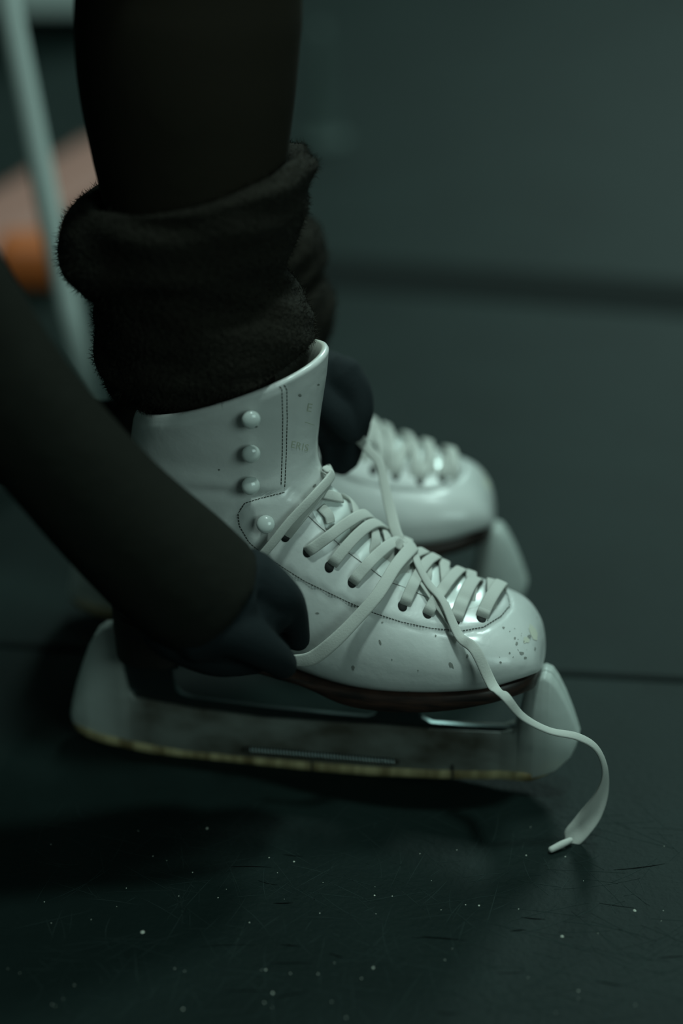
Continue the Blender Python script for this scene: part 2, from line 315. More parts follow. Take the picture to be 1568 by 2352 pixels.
def build_skate():
    root = thing('figure_skate', 'near white leather figure skate with half-tied lace and black glove against its side', 'ice skate', tuple(ORG), -PSI, 'the pair of white figure skates')
    boot = mesh('boot_upper', ALL, BF, M_LEATHER, root)
    me = boot.data; me.materials.append(M_LINING)
    for p in me.polygons:
        if min(p.vertices) >= (NB+1)*KB: p.material_index = 1
    # tongue pad between the facings
    V = []; i0, i1 = int(NB*4.1/18), int(NB*10.9/18); K = 25
    for i in range(i0, i1+1):
        s = (i-i0)/(i1-i0); wt = .95-.25*(1-s)
        for k in range(K):
            q = -wt+2*wt*k/(K-1); p = np.array(surf(S[i], q)); c = ctr[i, 0]; nn = p-np.array(surf(S[i], math.pi)); nn /= np.linalg.norm(nn)
            e = 1-abs(2*k/(K-1)-1)**2.6
            bulge = .0030*e*(.55+.45*math.sin(s*math.pi*9+.6)**2)*min(1, s*8, (1-s)*8+.1)-.0006
            V.append(p+nn*bulge)
    mesh('tongue', V, loft_faces(i1-i0+1, K, False), M_TONGUE, root)
    # stitching
    G = []
    def stitch(line, sp=8.2, ln=5.8, wd=2.4, off=.0001):
        L = np.array(line, float); seg = np.linalg.norm(np.diff(L, axis=0), axis=1); s = np.r_[0, np.cumsum(seg)]
        for d in np.arange(2, s[-1]-ln, sp):
            a = [np.interp(d, s, L[:, 0]), np.interp(d, s, L[:, 1])]; b = [np.interp(d+ln, s, L[:, 0]), np.interp(d+ln, s, L[:, 1])]
            pa, na = skin_pt(*a, off); pb, nb = skin_pt(*b, off)
            if np.linalg.norm(pa-pb) > .004 or pa[1] > -.001: continue
            g = ribbon_geo([pa, pb], [na, nb], wd/4000, .0005, 3, 6); G.append(g); G.append(mirror_geo(g))
    stitch([(640, 886), (647, 893), (649, 960), (648, 1040), (645, 1120)]); stitch([(644, 878), (654, 886), (658, 896), (659, 960), (657, 1040), (653, 1126)])
    stitch([(x, y) for x, y in OUTER], 7.2, 5.4, 1.9)
    stitch([(600, 884), (625, 874), (644, 878)], 7, 5, 2); stitch([(604, 890), (626, 881), (641, 886)], 7, 5, 2)
    stitch([(684, 1158), (709, 1187), (752, 1226), (796, 1267), (845, 1303), (888, 1335), (925, 1348), (1000, 1381), (1035, 1394)], 12, 12, 1.3)
    V, F = merge(G); mesh('stitching', V, F, M_STITCH, root)
    # scuffs and stains on the toe
    G = []
    def blot(x, y, rx, ry, a=0, n=9):
        pts = []
        c, nc = skin_pt(x, y, .00025); pts.append(c)
        for k in range(n):
            q = 2*math.pi*k/n; r = random.uniform(.6, 1.15); dx, dy = rx*r*math.cos(q), ry*r*math.sin(q)
            pts.append(skin_pt(x+dx*math.cos(a)-dy*math.sin(a), y+dx*math.sin(a)+dy*math.cos(a), .00022)[0])
        return np.array(pts), [(0, 1+k, 1+(k+1) % n) for k in range(n)]
    for a in [(729, 1408, 6, 2.5, 0), (873, 1476, 3, 8, -.5), (1035, 1527, 5, 10, -.6), (811, 1533, 4, 8, -.1), (1073, 1506, 3, 4, 0), (1197, 1500, 6, 4, .3), (1206, 1511, 4, 3, 0), (1186, 1478, 3, 5, 0), (1149, 1521, 3, 3, 0), (1156, 1442, 4, 3, 0), (1214, 1462, 5, 4, 0), (1182, 1466, 3, 4, 0), (940, 1590, 3, 5, 0), (770, 1596, 2, 3, 0), (688, 908, 6, 5, 0), (730, 884, 3, 3, 0), (505, 925, 3, 3, 0), (503, 1079, 2.5, 2.5, 0), (1120, 1425, 2, 2, 0), (1000, 1460, 2, 3, 0), (878, 1430, 3, 2, 0), (722, 1115, 6, 2.5, -.7), (1170, 1500, 2, 3, 0), (1228, 1490, 2, 4, 0), (960, 1540, 1.5, 2, 0), (900, 1515, 1.5, 2, 0)]: G.append(blot(*a))
    for k in range(16): G.append(blot(random.gauss(1190, 22), random.gauss(1475, 32), random.uniform(.6, 1.6), random.uniform(.6, 1.8), random.uniform(0, 3)))
    for V, F in G: mesh('scuff_mark', V, F, M_SCUFF, root)
    for g in [blot(1222, 1452, 9, 20, -.4, 14), blot(1208, 1470, 8, 9, 0, 12)]: mesh('stain_mark', *g, M_STAIN, root)
    # embossed letters on the tongue
    def letters(txt, x, y, size, ang):
        cu = bpy.data.curves.new('t', 'FONT'); cu.body = txt; cu.size = 1; cu.space_character = 1.1; o = bpy.data.objects.new('t', cu); COL.objects.link(o)
        me_ = bpy.data.meshes.new_from_object(o.evaluated_get(bpy.context.evaluated_depsgraph_get())); bpy.data.objects.remove(o)
        bm = bmesh.new(); bm.from_mesh(me_); bmesh.ops.triangulate(bm, faces=bm.faces)
        bmesh.ops.subdivide_edges(bm, edges=[e for e in bm.edges if e.calc_length() > .2], cuts=1, use_grid_fill=False); bmesh.ops.triangulate(bm, faces=bm.faces)
        V = [skin_pt(x+size*(v.co.x*math.cos(ang)*.92+v.co.y*math.sin(ang)), y-size*(v.co.y*math.cos(ang)-v.co.x*math.sin(ang)), .00018)[0] for v in bm.verts]
        bm.verts.index_update(); F = [tuple(v.index for v in f.verts) for f in bm.faces]; bm.free(); return V, F
    V, F = merge([letters('ERIS', 666, 1027, 23, .22), letters('E', 702, 944, 28, .18), letters('—', 698, 975, 24, .3)])
    mesh('embossed_lettering', V, F, M_MARK, root)
    # lace hooks
    for (x, y) in [(577, 943), (577, 1023), (575, 1100), (613, 1191)]:
        p, n = skin_pt(x-3, y+12, 0)
        up = np.array([0, 0, 1.0]); ax = n*.85+up*.25; ax /= np.linalg.norm(ax)
        for sgn in (1, -1):
            g = [tube_geo([p-n*.002, p+ax*.0045], [.0022, .0020], 14, 4, False)]
            c = p+ax*.0062; a = np.cross(ax, up); a /= np.linalg.norm(a); b = np.cross(ax, a); rr = []
            prof = [(.0002, -.0014), (.0030, -.0013), (.0046, -.0006), (.0051, .0003), (.0047, .0014), (.0035, .0023), (.0016, .0028), (.0002, .0029)]
            for r, h in prof: rr += [c+ax*h+r*(a*math.cos(q)+b*math.sin(q)) for q in np.linspace(0, 2*math.pi, 20, endpoint=False)]
            g.append((np.array(rr), loft_faces(len(prof), 20, True, True, True))); V, F = merge(g)
            if sgn < 0: V = V*np.array([1, -1, 1])
            h_ = mesh('lace_hook', V, F, M_HOOK, root)
            if sgn > 0:
                cc = c+ax*.0012-up*.0032+a*random.uniform(-.001, .001); hw = random.choice([.0004, .0014]); Vc, Fc = tube_geo([cc-a*hw, cc+a*hw], [.0011, .0009], 8, 4); mesh('paint_chip', Vc, Fc, M_STITCH, h_)
    # eyelets and lacing
    EY = [(655, 1232), (706, 1267), (756, 1302), (809, 1337), (868, 1362), (924, 1392), (981, 1409), (1045, 1425), (1105, 1420)]
    for (x, y) in EY:
        p, n = skin_pt(x, y, .0002); a = np.cross(n, [0, 0, 1.0]); a /= np.linalg.norm(a); b = np.cross(n, a)
        V = [p+n*.00012]+[p+.0026*(a*math.cos(q)+b*math.sin(q)*1.25) for q in np.linspace(0, 2*math.pi, 20, endpoint=False)]+[p-n*.0015+.0026*(a*math.cos(q)+b*math.sin(q)*1.25) for q in np.linspace(0, 2*math.pi, 20, endpoint=False)]
        F = [(0, 1+k, 1+(k+1) % 20) for k in range(20)]+[(1+k, 1+(k+1) % 20, 21+(k+1) % 20, 21+k) for k in range(20)]
        mesh('eyelet', V, F, M_HOLE, root); mesh('eyelet', np.array(V)*[1, -1, 1], F, M_HOLE, root)
    def path(pts, w=.0058, sink=True, over=0.0):
        P, N = [], []
        for k, q in enumerate(pts):
            off = q[2] if len(q) > 2 else .0022
            p, n = skin_pt(q[0], q[1], off+over); P.append(p); N.append(n)
        if sink: P[0] = P[0]-N[0]*.0028
        return ribbon_geo(P, N, w, .0015)
    RUN = [[(657, 1232), (672, 1205, .003), (695, 1172, .004), (722, 1130, .005), (742, 1098, .004), (752, 1075, .001)],
           [(708, 1267), (735, 1247, .003), (785, 1212, .0045), (830, 1185, .006), (858, 1168, .005), (868, 1160, .001)],
           [(758, 1302), (790, 1285, .003), (838, 1260, .0045), (868, 1238, .006), (882, 1218, .006), (870, 1200, .003)],
           [(811, 1337), (828, 1308, .003), (855, 1272, .0045), (880, 1245, .0055), (905, 1235, .005), (915, 1250, .002)],
           [(870, 1362), (885, 1330, .003), (905, 1290, .0045), (925, 1262, .006), (945, 1252, .006), (960, 1265, .002)],
           [(926, 1392), (935, 1365, .003), (945, 1325, .0045), (953, 1290, .006), (975, 1275, .006), (990, 1290, .002)],
           [(983, 1408), (985, 1385, .003), (985, 1350, .0045), (985, 1318, .005), (1005, 1300, .006), (1030, 1312, .002)],
           [(1045, 1425), (1044, 1395, .003), (1038, 1360, .0045), (1035, 1335, .005), (1060, 1322, .0055), (1090, 1335, .002)],
           [(1108, 1419), (1122, 1398, .003), (1136, 1373, .0035), (1143, 1352, .003), (1140, 1340, .001)]]
    G = []
    g = path(RUN[0], .0062); G += [g, mirror_geo(g)]
    flatB = BV.reshape(-1, 3); par_ = []
    for (x, y) in EY:
        p, n = skin_pt(x, y, 0); k = int(np.argmin(((flatB-p)**2).sum(1))); i, j = divmod(k, KB); a = j*2*math.pi/KB; par_.append((i, a if a < math.pi else a-2*math.pi))
    def on_ring(i, a, off):
        f = (a % (2*math.pi))/(2*math.pi)*KB; j = int(f) % KB; t = f-int(f); ii = min(max(i, 0), NB-1.001); i_ = int(ii); u = ii-i_
        L = lambda A: (A[i_, j]*(1-t)+A[i_, (j+1) % KB]*t)*(1-u)+(A[i_+1, j]*(1-t)+A[i_+1, (j+1) % KB]*t)*u
        n = L(NRM); n = n/np.linalg.norm(n); return L(BV)+n*off, n
    for k in range(1, len(par_)):
        i, a = par_[k]; i2, a2 = par_[k+1] if k+1 < len(par_) else (i-4, a); i2 = i+(i2-i)*[1, 2.1, 2.0, 1.6, 1.3, .9, .8, .5, 1][k]
        wob = random.uniform(-1.5, 1.5)
        for lift, wdt in ((.0052, .0064),):
            P, N = [], []
            for t in (0, .035, .09, .18, .28, .38, .48, .58, .68, .78, .88, 1):
                ang = a*(1-t)-a2*t; ri = i+(i2-i)*(t**1.15)+wob*math.sin(math.pi*t); e = math.sin(math.pi*min(1, t*1.0))
                off = .0013+lift*e**.7 if .01 < t < .97 else -.0022
                if t > .8: off = .0013+lift*e**.7-.004*(t-.8)/.2
                p, n = on_ring(ri, ang, off); P.append(p); N.append(n)
            G.append(ribbon_geo(P, N, wdt if k < 7 else .0074, .0016))
            P2, N2 = [], []
            for t in np.linspace(0, .80, 9):
                ang = -(a*(1-t)-a2*t); ri = i+(i2-i)*(t**1.15)-wob*math.sin(math.pi*t); e = math.sin(math.pi*t)
                off = (.0013+(lift-.0022)*e**.7) if 0 < t < .62 else (.0010 if t < .75 else -.0018)
                p, n = on_ring(ri, ang, off if t > 0 else -.0022); P2.append(p); N2.append(n)
            G.append(ribbon_geo(P2, N2, wdt, .0015))
    for r in [[(722, 1130, .003), (745, 1140, .004), (775, 1150, .003)], [(735, 1165, .001), (748, 1185, .003), (752, 1205, .003)], [(928, 1258, .006), (942, 1246, .009), (958, 1256, .007), (952, 1278, .005)]]:
        G.append(path(r, .0062, False))
    V, F = merge(G); mesh('shoelace', V, F, M_LACE, root)
    # sole and heel
    us, wt_, zt, zb = [], [], [], []
    SO = [(266, .002, 1408, 1420), (272, .014, 1412, 1424), (290, .024, 1418, 1434), (330, .030, 1430, 1448), (380, .0315, 1446, 1464), (450, .031, 1478, 1495), (560, .031, 1526, 1540), (640, .0335, 1552, 1564), (680, .0365, 1565, 1576), (720, .039, 1578, 1592), (780, .0415, 1591, 1619), (850, .044, 1602, 1634), (940, .045, 1607, 1640), (1030, .0435, 1605, 1635), (1110, .039, 1596, 1622), (1160, .0335, 1584, 1609), (1200, .026, 1572, 1595), (1224, .017, 1561, 1584), (1236, .006, 1548, 1566), (1240, .001, 1542, 1556)]
    R = []
    for x, wd, y1, y2 in SO:
        a = loc(x, y1-4, wd); b = loc(x, y2, wd); R.append([a[0], wd, a[2]+.0008, b[2]])
    X = crom(R, 120); V = []
    for u, wd, z1, z2 in X:
        wd = max(wd, .0006); r = min(.0012, wd*.5)
        V += [(u, -wd+r, z1), (u, -wd, z1-r), (u, -wd, z2+r), (u, -wd+r, z2), (u, 0, z2), (u, wd-r, z2), (u, wd, z2+r), (u, wd, z1-r), (u, wd-r, z1), (u, 0, z1)]
    o = mesh('sole', V, loft_faces(120, 10, True, True, True), M_SOLE, root); autosmooth(o, 50)
    V = []; H = 34                                   # heel block, D-shaped, slightly flared
    zT = [loc(300, 1440, .026)[2]+.004]; 
    ub, uf = loc(264, 1430, .005)[0], loc(405, 1500, .03)[0]
    lev = []
    for k, (f, sc) in enumerate([(0, 1.0), (.05, 1.0), (.35, .985), (.65, .965), (.95, .95), (1, .94)]):
        ring = []
        for j in range(H):
            q = 2*math.pi*j/H; cx = (ub+uf)/2; x = math.cos(q); y = math.sin(q)
            xx = math.copysign(abs(x)**(.35 if x > 0 else 1), x)*(uf-ub)/2*sc; yy = math.copysign(abs(y)**.75, y)*.0305*sc
            ux = cx+xx; ztop = np.interp(ux, [ub, uf], [loc(272, 1414, .02)[2], loc(405, 1460, .031)[2]]); zbot = np.interp(ux, [ub, uf], [loc(283, 1519, .022)[2], loc(400, 1541, .028)[2]])
            ring.append((ux, yy, ztop*(1-f)+zbot*f))
        V += ring
    o = mesh('heel', V, loft_faces(6, H, True, True, True), M_HEEL, root); autosmooth(o, 40)
    # blade
    def plate(name, pts, w0, m, bev=.0006, par=root):
        Q = [loc(x, y, w0) for x, y in pts]; n = len(Q); V = [(q[0], -w0, q[2]) for q in Q]+[(q[0], w0, q[2]) for q in Q]
        bm = bmesh.new(); vs_ = [bm.verts.new(v) for v in V]; bm.faces.new(vs_[:n]); bm.faces.new(vs_[n:][::-1])
        for k in range(n): bm.faces.new((vs_[k], vs_[(k+1) % n], vs_[n+(k+1) % n], vs_[n+k]))
        bmesh.ops.recalc_face_normals(bm, faces=bm.faces); es = [e for e in bm.edges if abs(e.verts[0].co.y-e.verts[1].co.y) < 1e-6]
        bmesh.ops.bevel(bm, geom=es, offset=bev, segments=2, affect='EDGES'); bmesh.ops.triangulate(bm, faces=[f for f in bm.faces if len(f.verts) > 4])
        me_ = bpy.data.meshes.new(name); bm.to_mesh(me_); bm.free(); ob = link(name, me_, m, par); autosmooth(ob, 35); return ob
    bl = plate('blade', [(300, 1650), (292, 1606), (283, 1588), (280, 1562), (284, 1520), (395, 1522), (396, 1560), (403, 1581), (418, 1596), (445, 1605), (600, 1625), (750, 1640), (842, 1648), (860, 1644), (870, 1630), (880, 1560), (955, 1560), (958, 1630), (968, 1650), (990, 1662), (1080, 1669), (1168, 1673), (1188, 1664), (1198, 1644), (1202, 1600), (1204, 1540), (1232, 1540), (1240, 1600), (1244, 1660), (1230, 1715), (1150, 1740), (1000, 1740), (700, 1718), (450, 1690), (330, 1662)], .002, M_STEEL)
    def sole_plate(x0, x1, y0, y1, wref, hw):
        a, b = loc(x0, y0, wref), loc(x1, y1, wref); V = []
        for (u, z) in ((a[0], a[2]), (b[0], b[2])):
            for yy, dz in ((-hw, 0), (hw, 0), (hw, -.002), (-hw, -.002)): V.append((u, yy, z+dz))
        o = mesh('mounting_plate', V, [(0, 1, 2, 3), (4, 7, 6, 5), (0, 4, 5, 1), (1, 5, 6, 2), (2, 6, 7, 3), (3, 7, 4, 0)], M_STEEL, bl, False)
    sole_plate(285, 402, 1518, 1541, .026, .021); sole_plate(868, 1205, 1637, 1594, .043, .020)
    return root

def build_guard():
    root = thing('blade_guard', 'near milky plastic blade guard with amber rubber edge and metal spring', 'blade guard', tuple(ORG), -PSI, 'the two milky blade guards')
    bot = [(158, 1650), (162, 1665), (175, 1678), (230, 1700), (310, 1722), (420, 1742), (560, 1756), (700, 1768), (850, 1780), (1000, 1787), (1120, 1789), (1220, 1784), (1275, 1768), (1308, 1742), (1322, 1718), (1328, 1700)]
    top_ = [(158, 1640), (162, 1615), (172, 1575), (186, 1530), (202, 1485), (215, 1461), (232, 1449), (252, 1446), (263, 1449), (268, 1465), (273, 1500), (279, 1545), (291, 1590), (306, 1606), (430, 1630), (600, 1653), (860, 1669), (1000, 1680), (1150, 1687), (1178, 1680), (1190, 1655), (1196, 1620), (1203, 1590), (1214, 1568), (1230, 1556), (1250, 1553), (1264, 1559), (1278, 1578), (1295, 1610), (1312, 1650), (1323, 1680), (1328, 1696)]
    def prof(pts, w0=.007):
        Q = np.array([loc(x, y, w0) for x, y in pts]); return Q[:, 0], Q[:, 2]
    bu, bz = prof(bot); tu, tz = prof(top_); u0, u1 = bu[0], bu[-1]
    us = np.unique(np.concatenate([np.linspace(u0, u1, 150), tu, bu])); us = us[(us >= u0) & (us <= u1)]
    c0, c1 = loc(300, 1600, .007)[0], loc(1188, 1600, .007)[0]; V = []
    ut = loc(1150, 1600, .007)[0]
    for u in us:
        zb_, zt_ = np.interp(u, bu, bz), np.interp(u, tu, tz); zt_ = max(zt_, zb_+.002)
        e = min(1, (u-u0)/.012, (u1-u)/.016); e = max(e, 0)**.5
        wo = (.0068+.0052*np.clip((u-ut)/.02, 0, 1)+.0015*np.clip((c0-u)/.02, 0, 1))*(.35+.65*e)
        inn = c0 < u < c1; wi = .0028 if inn else .0008; zi = zb_+.011 if inn else zt_-.0008; zi = min(zi, zt_-.0006)
        zm = (zb_+zt_)/2; h = zt_-zb_; tp = .78 if not inn else .95; r = min(.002, h*.2)
        V += [(u, -wo*tp*.82, zt_), (u, -wo*tp, zt_-r), (u, -wo, zm), (u, -wo*.98, zb_+r), (u, -wo*.8, zb_), (u, 0, zb_-.0003), (u, wo*.8, zb_), (u, wo*.98, zb_+r), (u, wo, zm), (u, wo*tp, zt_-r), (u, wo*tp*.82, zt_), (u, wi, zt_-.0003), (u, wi, zi), (u, -wi, zi), (u, -wi, zt_-.0003)]
    o = mesh('guard_shell', V, loft_faces(len(us), 15, True, True, True), M_GUARD, root); autosmooth(o, 60)
    V = []; ls = [u for u in us if bu[1] < u < loc(1285, 1760, .007)[0]]
    for u in ls:
        z = np.interp(u, bu, bz); e = max(0, min(1, (u-ls[0])/.01, (ls[-1]-u)/.02))**.5; wo = (.0074+.0052*np.clip((u-ut)/.02, 0, 1)+.0015*np.clip((c0-u)/.02, 0, 1))*(.5+.5*e); h = .0056*(.3+.7*e)
        V += [(u, -wo+.001, z+h), (u, -wo, z+h-.0006), (u, -wo, z), (u, -wo+.0012, z-.0008), (u, wo-.0012, z-.0008), (u, wo, z), (u, wo, z+h-.0006), (u, wo-.001, z+h)]
    rs = mesh('rubber_strip', V, loft_faces(len(ls), 8, True, True, True), M_AMBER, root); autosmooth(rs, 60)
    for x, y0, y1 in ((715, 1752, 1771), (1038, 1758, 1789)):
        a, b = loc(x, y0, .0076), loc(x+2, y1, .0076); Vj, Fj = box_geo(((a[0]+b[0])/2, 0, (a[2]+b[2])/2), (.0013, .0154, abs(a[2]-b[2]))); mesh('guard_joint', Vj, Fj, M_DARKMARK, root, False)
    a, b = loc(575, 1722, .0078), loc(908, 1750, .0078); n = 900; P = []
    d = b-a; L = np.linalg.norm(d); d = d/L; e1 = np.array([0, 1.0, 0]); e2 = np.cross(d, e1)
    for k in range(n):
        s = k/(n-1); q = s*2*math.pi*46; P.append(a+d*L*s+.0019*(e1*math.cos(q)+e2*math.sin(q)))
    V, F = tube_geo(P, [.00042]*n, 5, n, False); mesh('spring', V, F, mat('spring_wire', (.5, .6, .6), .3, 1.0), root)
    V, F = tube_geo([a-d*.003, b+d*.001], [.0017, .0017], 12, 6); mesh('spring_slot_shade', V, F, M_DARKMARK, root)  # black rod put behind the coils as the shade of their slot
    return root

def copy_tree(o, parent=None):
    c = o.copy(); COL.objects.link(c); c.parent = parent
    for ch in list(o.children): copy_tree(ch, c)
    return c
skate = build_skate(); guard = build_guard()
FAR_LOC, FAR_A = (-.0150, .1825, 0), math.radians(-5.5)
for src, lab in ((skate, 'far white leather figure skate, blurred, partly hidden behind the near one'), (guard, 'far blurred milky blade guard on the skate farther from the camera')):
    f = copy_tree(src); f.location = FAR_LOC; f.rotation_euler = (0, 0, FAR_A); f.scale = (1, -1, 1); f['label'] = lab
cf, sf = math.cos(FAR_A), math.sin(FAR_A)
def far_world(q): return np.array([FAR_LOC[0]+cf*q[0]+sf*q[1], FAR_LOC[1]+sf*q[0]-cf*q[1], q[2]])

# ------------------------------------------------------------------ loose lace ends of the near skate
def lace_pts(L, base_n=None):
    P, N, W = [], [], []
    for q in L:
        kind, x, y, v, wd = q[:5]
        if kind == 's': p, n = skin_pt(x, y, v)
        elif kind == 'y': p = to_local(at_y(x, y, v)); n = np.array([0, -.8, .6])
        else: p = to_local(on_floor(x, y, v)); n = np.array([0, 0, 1.0])
        if len(q) > 5: n = np.array(q[5], float)
        P.append(p); N.append(n/np.linalg.norm(n)); W.append(wd)
    return P, N, W
gA = ribbon_geo(*lace_pts([('y', 800, 972, .085, .007), ('y', 820, 1000, .078, .0065), ('y', 848, 1035, .068, .0055), ('y', 872, 1065, .060, .0050), ('y', 882, 1110, .050, .0055), ('y', 897, 1175, .034, .0062), ('y', 915, 1235, .016, .0062), ('s', 927, 1275, .008, .0058), ('s', 945, 1315, .0075, .0050), ('s', 975, 1355, .007, .0044, (.5, -.7, .5)), ('s', 1010, 1398, .007, .0048, (.6, -.6, .5)), ('s', 1052, 1452, .008, .0056, (.6, -.8, .3)), ('s', 1088, 1500, .011, .0062, (.5, -.9, .2)),
    ('s', 1122, 1548, .014, .0060, (.4, -.9, .4)), ('y', 1160, 1600, -.080, .0052, (.2, -.7, .7)), ('y', 1200, 1646, -.079, .0046, (0, -.5, .85)), ('y', 1260, 1678, -.076, .0044, (0, -.4, .9)), ('y', 1325, 1692, -.072, .0046, (.1, -.5, .85)), ('y', 1368, 1718, -.068, .0046, (.7, -.3, .6)), ('y', 1388, 1765, -.063, .0054, (.9, -.4, .2)), ('y', 1383, 1815, -.060, .0085, (.6, -.7, .4)), ('y', 1362, 1862, -.060, .0112, (.25, -.75, .6)), ('y', 1337, 1897, -.0615, .0122, (0, -.65, .75)), ('y', 1314, 1923, -.0635, .0115, (0, -.6, .8)), ('y', 1304, 1934, -.0645, .0050, (0, -.6, .8))]), th=.0016, n=220)
gTip = tube_geo([to_local(on_floor(1309, 1930, .0035)), to_local(on_floor(1290, 1939, .003)), to_local(on_floor(1266, 1951, .0022))], [.0016, .0020, .0018], 12)
gB = ribbon_geo(*lace_pts([('y', 910, 1245, .004, .0060), ('s', 945, 1252, .008, .0075), ('s', 925, 1285, .010, .0078), ('s', 895, 1325, .0095, .0070), ('s', 862, 1375, .0095, .0070), ('s', 820, 1425, .011, .0072), ('s', 780, 1463, .013, .0078), ('s', 740, 1487, .014, .0080), ('s', 700, 1490, .015, .0070), ('s', 672, 1485, .018, .0060)]), th=.0017, n=110)
gC = ribbon_geo(*lace_pts([('s', 752, 1072, .002, .0060), ('s', 740, 1095, .006, .0058), ('s', 706, 1135, .007, .0056), ('s', 660, 1188, .007, .0052), ('s', 625, 1235, .008, .0050), ('s', 602, 1270, .009, .0046), ('s', 585, 1300, .010, .0046)]), th=.0015, n=80)
gD = ribbon_geo(*lace_pts([('s', 935, 1262, .004, .004), ('s', 950, 1325, .0035, .0036), ('s', 990, 1385, .0035, .0036), ('s', 1025, 1430, .0035, .0034), ('s', 1050, 1460, .003, .003)]), th=.0012, n=60)
V, F = merge([gA, gTip, gB, gC, gD]); mesh('loose_lace', V, F, M_LACE, skate)

# ------------------------------------------------------------------ the person
person = thing('person', 'person in black leggings, jacket and gloves bending to lace a white skate', 'person', (-.1, .1, 0))
def child(o):
    o.parent = person; o.matrix_parent_inverse = Matrix.Translation((.1, -.1, 0)); return o
def pr(px, py, y, rpx): P = at_y(px, py, y); return P, rpx*depth(P)/FPX
legL = [(436, -60, 262), (434, 0, 265), (430, 100, 261), (431, 200, 252), (435, 300, 236), (440, 400, 218), (447, 520, 195), (458, 650, 170), (480, 800, 150), (498, 930, 138), (505, 1050, 130), (510, 1180, 128)]
legs = []
near_leg = []
for x, y, r in legL:
    q = loc(x, y, 0); P = to_world(q); near_leg.append((q, r*depth(P)/FPX))
def leg_chain(fn, dr=0.0):
    P = [fn(q) for q, r in near_leg]; R = [r+dr for q, r in near_leg]
    knee = P[0]+np.array([.0, .0, .055]); P = [knee+np.array([-.012, 0, .02]), knee]+P; R = [.058+dr, .058+dr]+R
    return P, R
farq = lambda q: far_world([q[0]+.002, q[1], q[2]])
HIPN, HIPF = np.array([-.56, -.03, .52]), np.array([-.56, .22, .52])
PEL = np.array([-.60, .095, .54]); CH = np.array([-.40, .09, .74]); SHN, SHF = np.array([-.40, -.12, .80]), np.array([-.30, .27, .80])
A1 = [(-215, 570, -.14, 180), (-112, 738, -.13, 178), (-18, 866, -.125, 163), (95, 995, -.118, 150), (250, 1168, -.105, 152), (400, 1308, -.092, 160), (484, 1376, -.086, 152)]
near_arm = [pr(*a) for a in A1]
fa = [(-230, 900, .115, 105), (-60, 990, .115, 105), (140, 1020, .115, 98), (330, 1000, .115, 94), (520, 965, .112, 95), (640, 935, .105, 90), (725, 915, .097, 85)]
far_arm = [pr(*a) for a in fa]
def body_chains(dr):
    out = {'legs': [], 'top': []}
    for fn, hip in ((to_world, HIPN), (farq, HIPF)):
        P, R = leg_chain(fn, dr); out['legs'].append(tube_geo(P, R, 28)); out['legs'].append(tube_geo([P[0], P[0]*.5+hip*.5+np.array([0, 0, .01]), hip], [.062+dr, .074+dr, .085+dr], 24))
    out['legs'].append(tube_geo([HIPN, PEL, HIPF], [.09+dr, .10+dr, .09+dr], 24))
    out['top'].append(tube_geo([PEL, (PEL+CH)/2+np.array([-.01, 0, .03]), CH], [.115+dr, .115+dr, .115+dr], 28))
    out['top'].append(tube_geo([SHN, CH+np.array([0, 0, .03]), SHF], [.06+dr, .09+dr, .06+dr], 24))
    out['top'].append(tube_geo([SHN, SHN*.45+near_arm[0][0]*.55+np.array([-.03, 0, 0]), near_arm[0][0]], [.06+dr, .05+dr, near_arm[0][1]+dr], 22))
    out['top'].append(tube_geo([a[0] for a in near_arm], [a[1]+dr for a in near_arm], 26, None, True, .12))
    out['top'].append(tube_geo([SHF, SHF*.45+far_arm[0][0]*.55+np.array([-.05, .01, 0]), far_arm[0][0]], [.055+dr, .045+dr, far_arm[0][1]+dr], 22))
    out['top'].append(tube_geo([a[0] for a in far_arm], [a[1]+dr for a in far_arm], 22))
    return out
# fingers of both hands (point, radius), shared by the body and the gloves
def hand_near(dr):
    H = [[(440, 1345, -.086, 142), (500, 1388, -.084, 140), (556, 1402, -.080, 112), (606, 1385, -.076, 78)],
         [(420, 1420, -.088, 105), (500, 1468, -.084, 88), (570, 1478, -.080, 74)],
         [(575, 1325, -.080, 66), (632, 1362, -.080, 54), (662, 1384, -.075, 40), (674, 1425, -.068, 36), (684, 1468, -.062, 29)],            # index
         [(560, 1360, -.070, 52), (630, 1395, -.062, 42), (648, 1440, -.060, 36), (630, 1480, -.062, 32)],                                   # middle
         [(540, 1400, -.066, 50), (610, 1440, -.060, 40), (618, 1485, -.062, 34), (590, 1505, -.066, 31)],                                   # ring
         [(500, 1440, -.068, 48), (560, 1480, -.062, 38), (575, 1515, -.066, 32), (545, 1525, -.070, 30)],                                   # little
         [(470, 1430, -.098, 96), (535, 1448, -.103, 66), (590, 1482, -.101, 50), (628, 1508, -.094, 42), (648, 1526, -.085, 36)]]          # thumb
    return [tube_geo([pr(*a)[0] for a in h], [pr(*a)[1]+dr for a in h], 18) for h in H]
def hand_far(dr):
    H = [[(700, 900, .095, 85), (745, 890, .092, 88), (790, 915, .088, 62)], [(745, 950, .092, 75), (790, 960, .088, 58)],
         [(785, 870, .085, 55), (815, 905, .080, 42), (824, 950, .074, 34), (812, 992, .070, 27)],
         [(790, 915, .090, 48), (818, 960, .086, 36), (810, 1015, .082, 30), (800, 1055, .080, 27)],
         [(770, 940, .092, 46), (795, 990, .088, 38), (790, 1040, .084, 32), (785, 1065, .082, 28)],
         [(745, 960, .094, 44), (762, 1010, .090, 38), (765, 1050, .086, 32), (760, 1062, .084, 27)],
         [(735, 910, .078, 46), (770, 950, .070, 36), (790, 978, .068, 30), (803, 995, .068, 25)]]
    return [tube_geo([pr(*a)[0] for a in h], [pr(*a)[1]+dr for a in h], 18) for h in H]
inn = body_chains(-.004)
NECK = CH+np.array([.02, 0, .10]); HEAD = NECK+np.array([.06, 0, .10])
